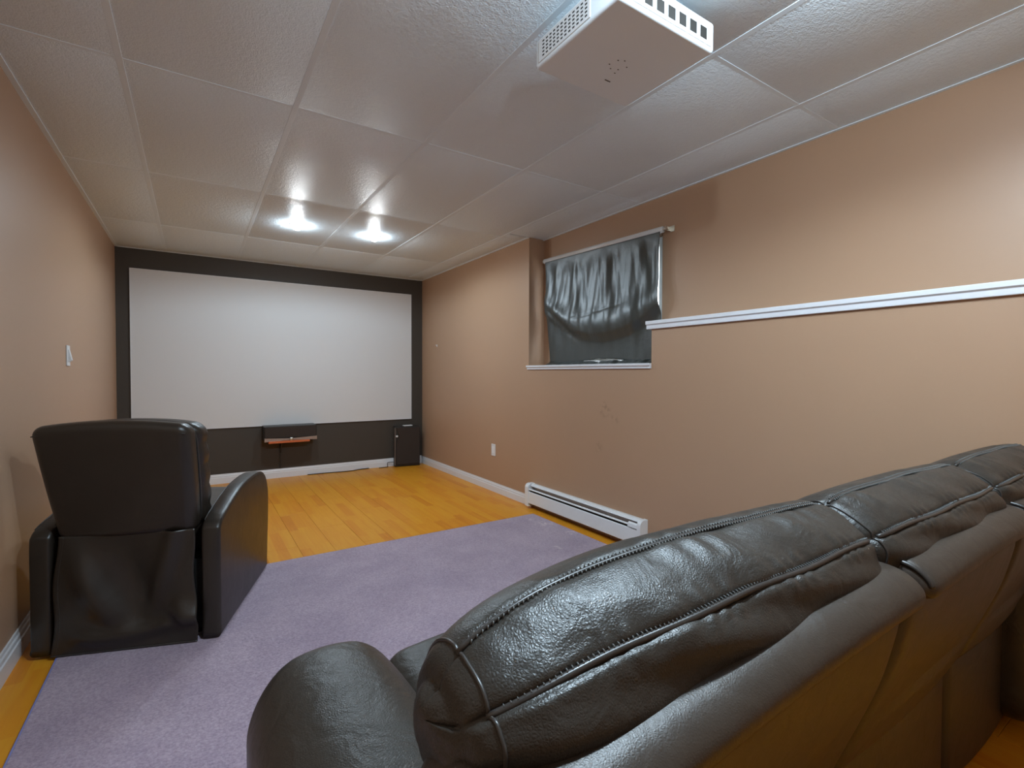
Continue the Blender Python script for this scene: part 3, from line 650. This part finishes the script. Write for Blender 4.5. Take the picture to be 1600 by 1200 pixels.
def headrest(i):
    x0, x1 = SB[i]+(0.002 if i else 0.0), SB[i+1]-0.002+(0.0 if i < 2 else 0.02)
    R = 0.13 if i == 0 else 0.075; RE = 0.07
    ns = 110; xs_ = []
    for k in range(13): xs_.append(x0+R*(1-math.cos(math.pi/2*k/12)))
    xs_ += [lerp(x0+R, x1-RE, k/ns) for k in range(1, ns)]
    for k in range(13): xs_.append(x1-RE*(1-math.cos(math.pi/2*(12-k)/12)))
    def P(x, t, dent=True):
        RR = R if x-x0 < x1-x else RE
        return pad_pt(x, t, x0, x1, RR, 0.55 if i == 0 and x-x0 < x1-x else 0.72, dent, i*1.7)
    V = [P(x, t) for x in xs_ for t in range(NP)]; L = len(xs_)
    Fc = [(a*NP+t, a*NP+(t+1) % NP, (a+1)*NP+(t+1) % NP, (a+1)*NP+t) for a in range(L-1) for t in range(NP)]
    # rounded end caps: shrink rings towards the centre
    for side, base in ((-1, 0), (1, (L-1)*NP)):
        prev = [base+t for t in range(NP)]
        xe = xs_[0] if side < 0 else xs_[-1]
        for s_ in (0.85, 0.6, 0.3):
            st_ = len(V)
            for t in range(NP):
                q = V[base+t]; V.append(Vector((xe+side*0.014*(1-s_*s_)*(1.4 if i == 0 else 0.2), PC[0]+(q.y-PC[0])*s_, PC[1]+(q.z-PC[1])*s_)))
            cur = [st_+t for t in range(NP)]
            Fc += [(prev[t], prev[(t+1) % NP], cur[(t+1) % NP], cur[t]) for t in range(NP)]; prev = cur
        Fc.append(tuple(prev))
    pad = ch(link('headrest', V, Fc, 'sofa', None, True), sofa)
    def out(x, t, h_):
        p = P(x, t, False); v_ = Vector((0, p.y-PC[0], p.z-PC[1])).normalized(); return p+v_*h_
    for T, r_, lo_ in ((T_LOW, 0.0042, -0.0035), (T_UP, 0.0032, -0.0032)):
        xx = [lerp(x0+0.018, x1-0.012, k/90) for k in range(91)]
        MB().tube([out(x, T+0.35*math.sin(x*24+i), lo_) for x in xx], r_, 8).build('seam_welt', 'piping', pad, True)
        mb = MB(); nst = int((x1-x0-0.05)/0.0062)
        for k in range(nst):
            x = x0+0.03+k*0.0062
            for dt in ((-0.95, 0.95) if T == T_UP else (1.1,)):
                w_ = 0.45; c = 0.35*math.sin(x*24+i)
                mb.tube([out(x, T+c+dt-w_, -0.0022), out(x+0.0012, T+c+dt, 0.0006), out(x+0.002, T+c+dt+w_, -0.0022)], 0.0009, 4)
        mb.build('stitching', 'thread', pad, True)['kind'] = 'stuff'
    # end panel seam running round the end of the headrest
    for xe in ((x0+0.020,) if i == 0 else (x0+0.012,)):
        MB().tube([P(xe, t)+Vector((-0.0006, 0, 0)) for t in range(T_LOW-16, T_UP+30, 1)], 0.0022, 6).build('seam_welt', 'piping', pad, True)
    if False:
        MB().tube([out(lerp(x0+0.02, x0-0.0, k/8.0), T_LOW+k*0.2, -0.003) for k in range(5)], 0.0026, 6).build('seam_welt', 'piping', pad, True)
    return pad
for i in range(3): headrest(i)
# outer back panels, leaning: a soft roll at the top and a flat panel below
SHP = [(0.455, 0.795), (0.400, 0.826), (0.350, 0.835), (0.306, 0.830), (0.279, 0.808), (0.280, 0.782), (0.306, 0.766), (0.312, 0.728), (0.332, 0.640), (0.362, 0.550), (0.394, 0.465), (0.418, 0.400), (0.440, 0.378), (0.480, 0.385), (0.500, 0.45), (0.500, 0.60), (0.490, 0.72)]
sprof = catmull(SHP, 6, True); SN = len(sprof)
SSGN = -1 if sum(sprof[t-1][0]*sprof[t][1]-sprof[t][0]*sprof[t-1][1] for t in range(SN)) > 0 else 1
def shell(i):
    x0, x1 = SB[i]+0.004-(0.02 if i == 0 else 0)+(0.03 if i else 0), SB[i+1]+0.018-(0.004 if i < 2 else 0.02)
    seq = [(0.0, 0.022), (0.003, 0.013), (0.008, 0.006), (0.014, 0.002), (0.022, 0.0)]
    xs_ = [(x0+a, b_) for a, b_ in seq]+[(lerp(x0+0.022, x1-0.022, k/24), 0.0) for k in range(1, 24)]+[(x1-a, b_) for a, b_ in reversed(seq)]
    V = []; Fc = []
    for (x, ins) in xs_:
        u = (x-x0)/(x1-x0)
        for t in range(SN):
            a = Vector(sprof[t-1]); c = Vector(sprof[(t+1) % SN]); tt = (c-a).normalized(); nn = Vector((tt.y, -tt.x))
            p = Vector(sprof[t])
            nn = nn*SSGN
            bulge = -0.010*math.sin(math.pi*u)*smst(0.40, 0.5, p.y*0+1-abs(p.y-0.36)*4) if 42 <= t <= 66 else 0
            q = p+nn*ins
            V.append((x, q.x+bulge, q.y+(0.006*math.sin(math.pi*u)-(0.034*(1-u)**1.4 if i == 0 else 0) if t < 38 or t > 94 else 0)))
    L = len(xs_)
    Fc = [(a*SN+t, a*SN+(t+1) % SN, (a+1)*SN+(t+1) % SN, (a+1)*SN+t) for a in range(L-1) for t in range(SN)]
    Fc += [tuple(range(SN)), tuple((L-1)*SN+t for t in range(SN))]
    o = ch(link('outer_back', V, Fc, 'sofa_back', None, True), sofa)
    # welt along the left edge of the panel
    if i: MB().tube([Vector(V[2*SN+t])+Vector((-0.001, 0, 0.0015)) for t in range(4, 27)], 0.0045, 8).build('edge_welt', 'piping', o, True)
    return o
for i in range(3): shell(i)
# inner back cushions and seats (face the screen), base, arms
for i in range(3):
    x0, x1 = SB[i]+0.10*(i == 0), SB[i+1]-0.08*(i == 2); hx_ = (x1-x0)/2-0.004; cx_ = (x0+x1)/2
    V, Fc = rbox(hx_, 0.075, 0.14, 0.05, 4, (8, 2, 4), lambda p: (p.x+cx_, p.y+0.585-0.15*(p.z/0.3)*0.3+0.015*(1-(p.x/hx_)**2), p.z+0.60)); ch(link('lumbar_cushion', V, Fc, 'sofa', None, True), sofa)
    x0 = SB[i]+0.135*(i == 0); x1 = SB[i+1]-0.10*(i == 2); hx2 = (x1-x0)/2-0.004; cx2 = (x0+x1)/2
    V, Fc = rbox(hx2, 0.27, 0.085, 0.06, 5, (10, 8, 2), lambda p: (p.x+cx2, p.y+0.82, p.z+0.430+0.018*(1-(p.x/hx2)**2)*(1 if p.z > 0 else 0))); ch(link('seat_cushion', V, Fc, 'sofa', None, True), sofa)
    V, Fc = rbox(hx2, 0.035, 0.125, 0.02, 3, (6, 1, 4), lambda p: (p.x+cx2, p.y+1.055, p.z+0.20)); ch(link('footrest', V, Fc, 'sofa', None, True), sofa)
    a, b_ = SB[i]+(0.045 if i else 0.0), SB[i+1]+(0.018 if i < 2 else 0); hb = (b_-a)/2; cb2 = (a+b_)/2
    V, Fc = rbox(hb, 0.05, 0.185, 0.025, 4, (10, 2, 6), lambda p: (p.x+cb2, p.y+0.490-(0.014*(1-(p.x/hb)**2) if p.y < 0 else 0), p.z+0.210)); ch(link('lower_back_panel', V, Fc, 'sofa_back', None, True), sofa)
ch(box('core_frame', SB[0]+0.03, SB[3]-0.03, 0.495, 1.03, 0.03, 0.345, 'black'), sofa)
ch(box('core_upright', SB[0]+0.03, SB[3]-0.03, 0.46, 0.51, 0.34, 0.70, 'black'), sofa)
def sofa_arm(x0, x1):
    hx_ = (x1-x0)/2; cx_ = (x0+x1)/2
    def df(p):
        a = p.x/hx_; b_ = (p.y+0.335)/0.67
        z = p.z+0.315
        if p.z > 0: z += (0.015+0.040*(1-a*a)-0.012*smst(0.75, 1.0, b_)+0.010*math.sin(b_*3.0))*smst(0.0, 0.2, p.z)
        return (cx_+p.x*(1.0+0.05*math.sin(b_*math.pi)*smst(-0.1, 0.2, p.z)), p.y+0.665, z)
    V, Fc = rbox(hx_, 0.335, 0.275, 0.085, 8, (8, 14, 10), df)
    return ch(link('armrest', V, Fc, 'sofa', None, True), sofa)
sofa_arm(0.070, 0.330); sofa_arm(2.130, 2.385)
for x in (0.14, 0.97, 1.65, 2.30):
    for y in (0.53, 0.98): ch(MB().lathe([(0.022, 0.0), (0.026, 0.04)], (x, y, 0.0 if y < 0.6 else 0.0125)).build('foot', 'black'), sofa)
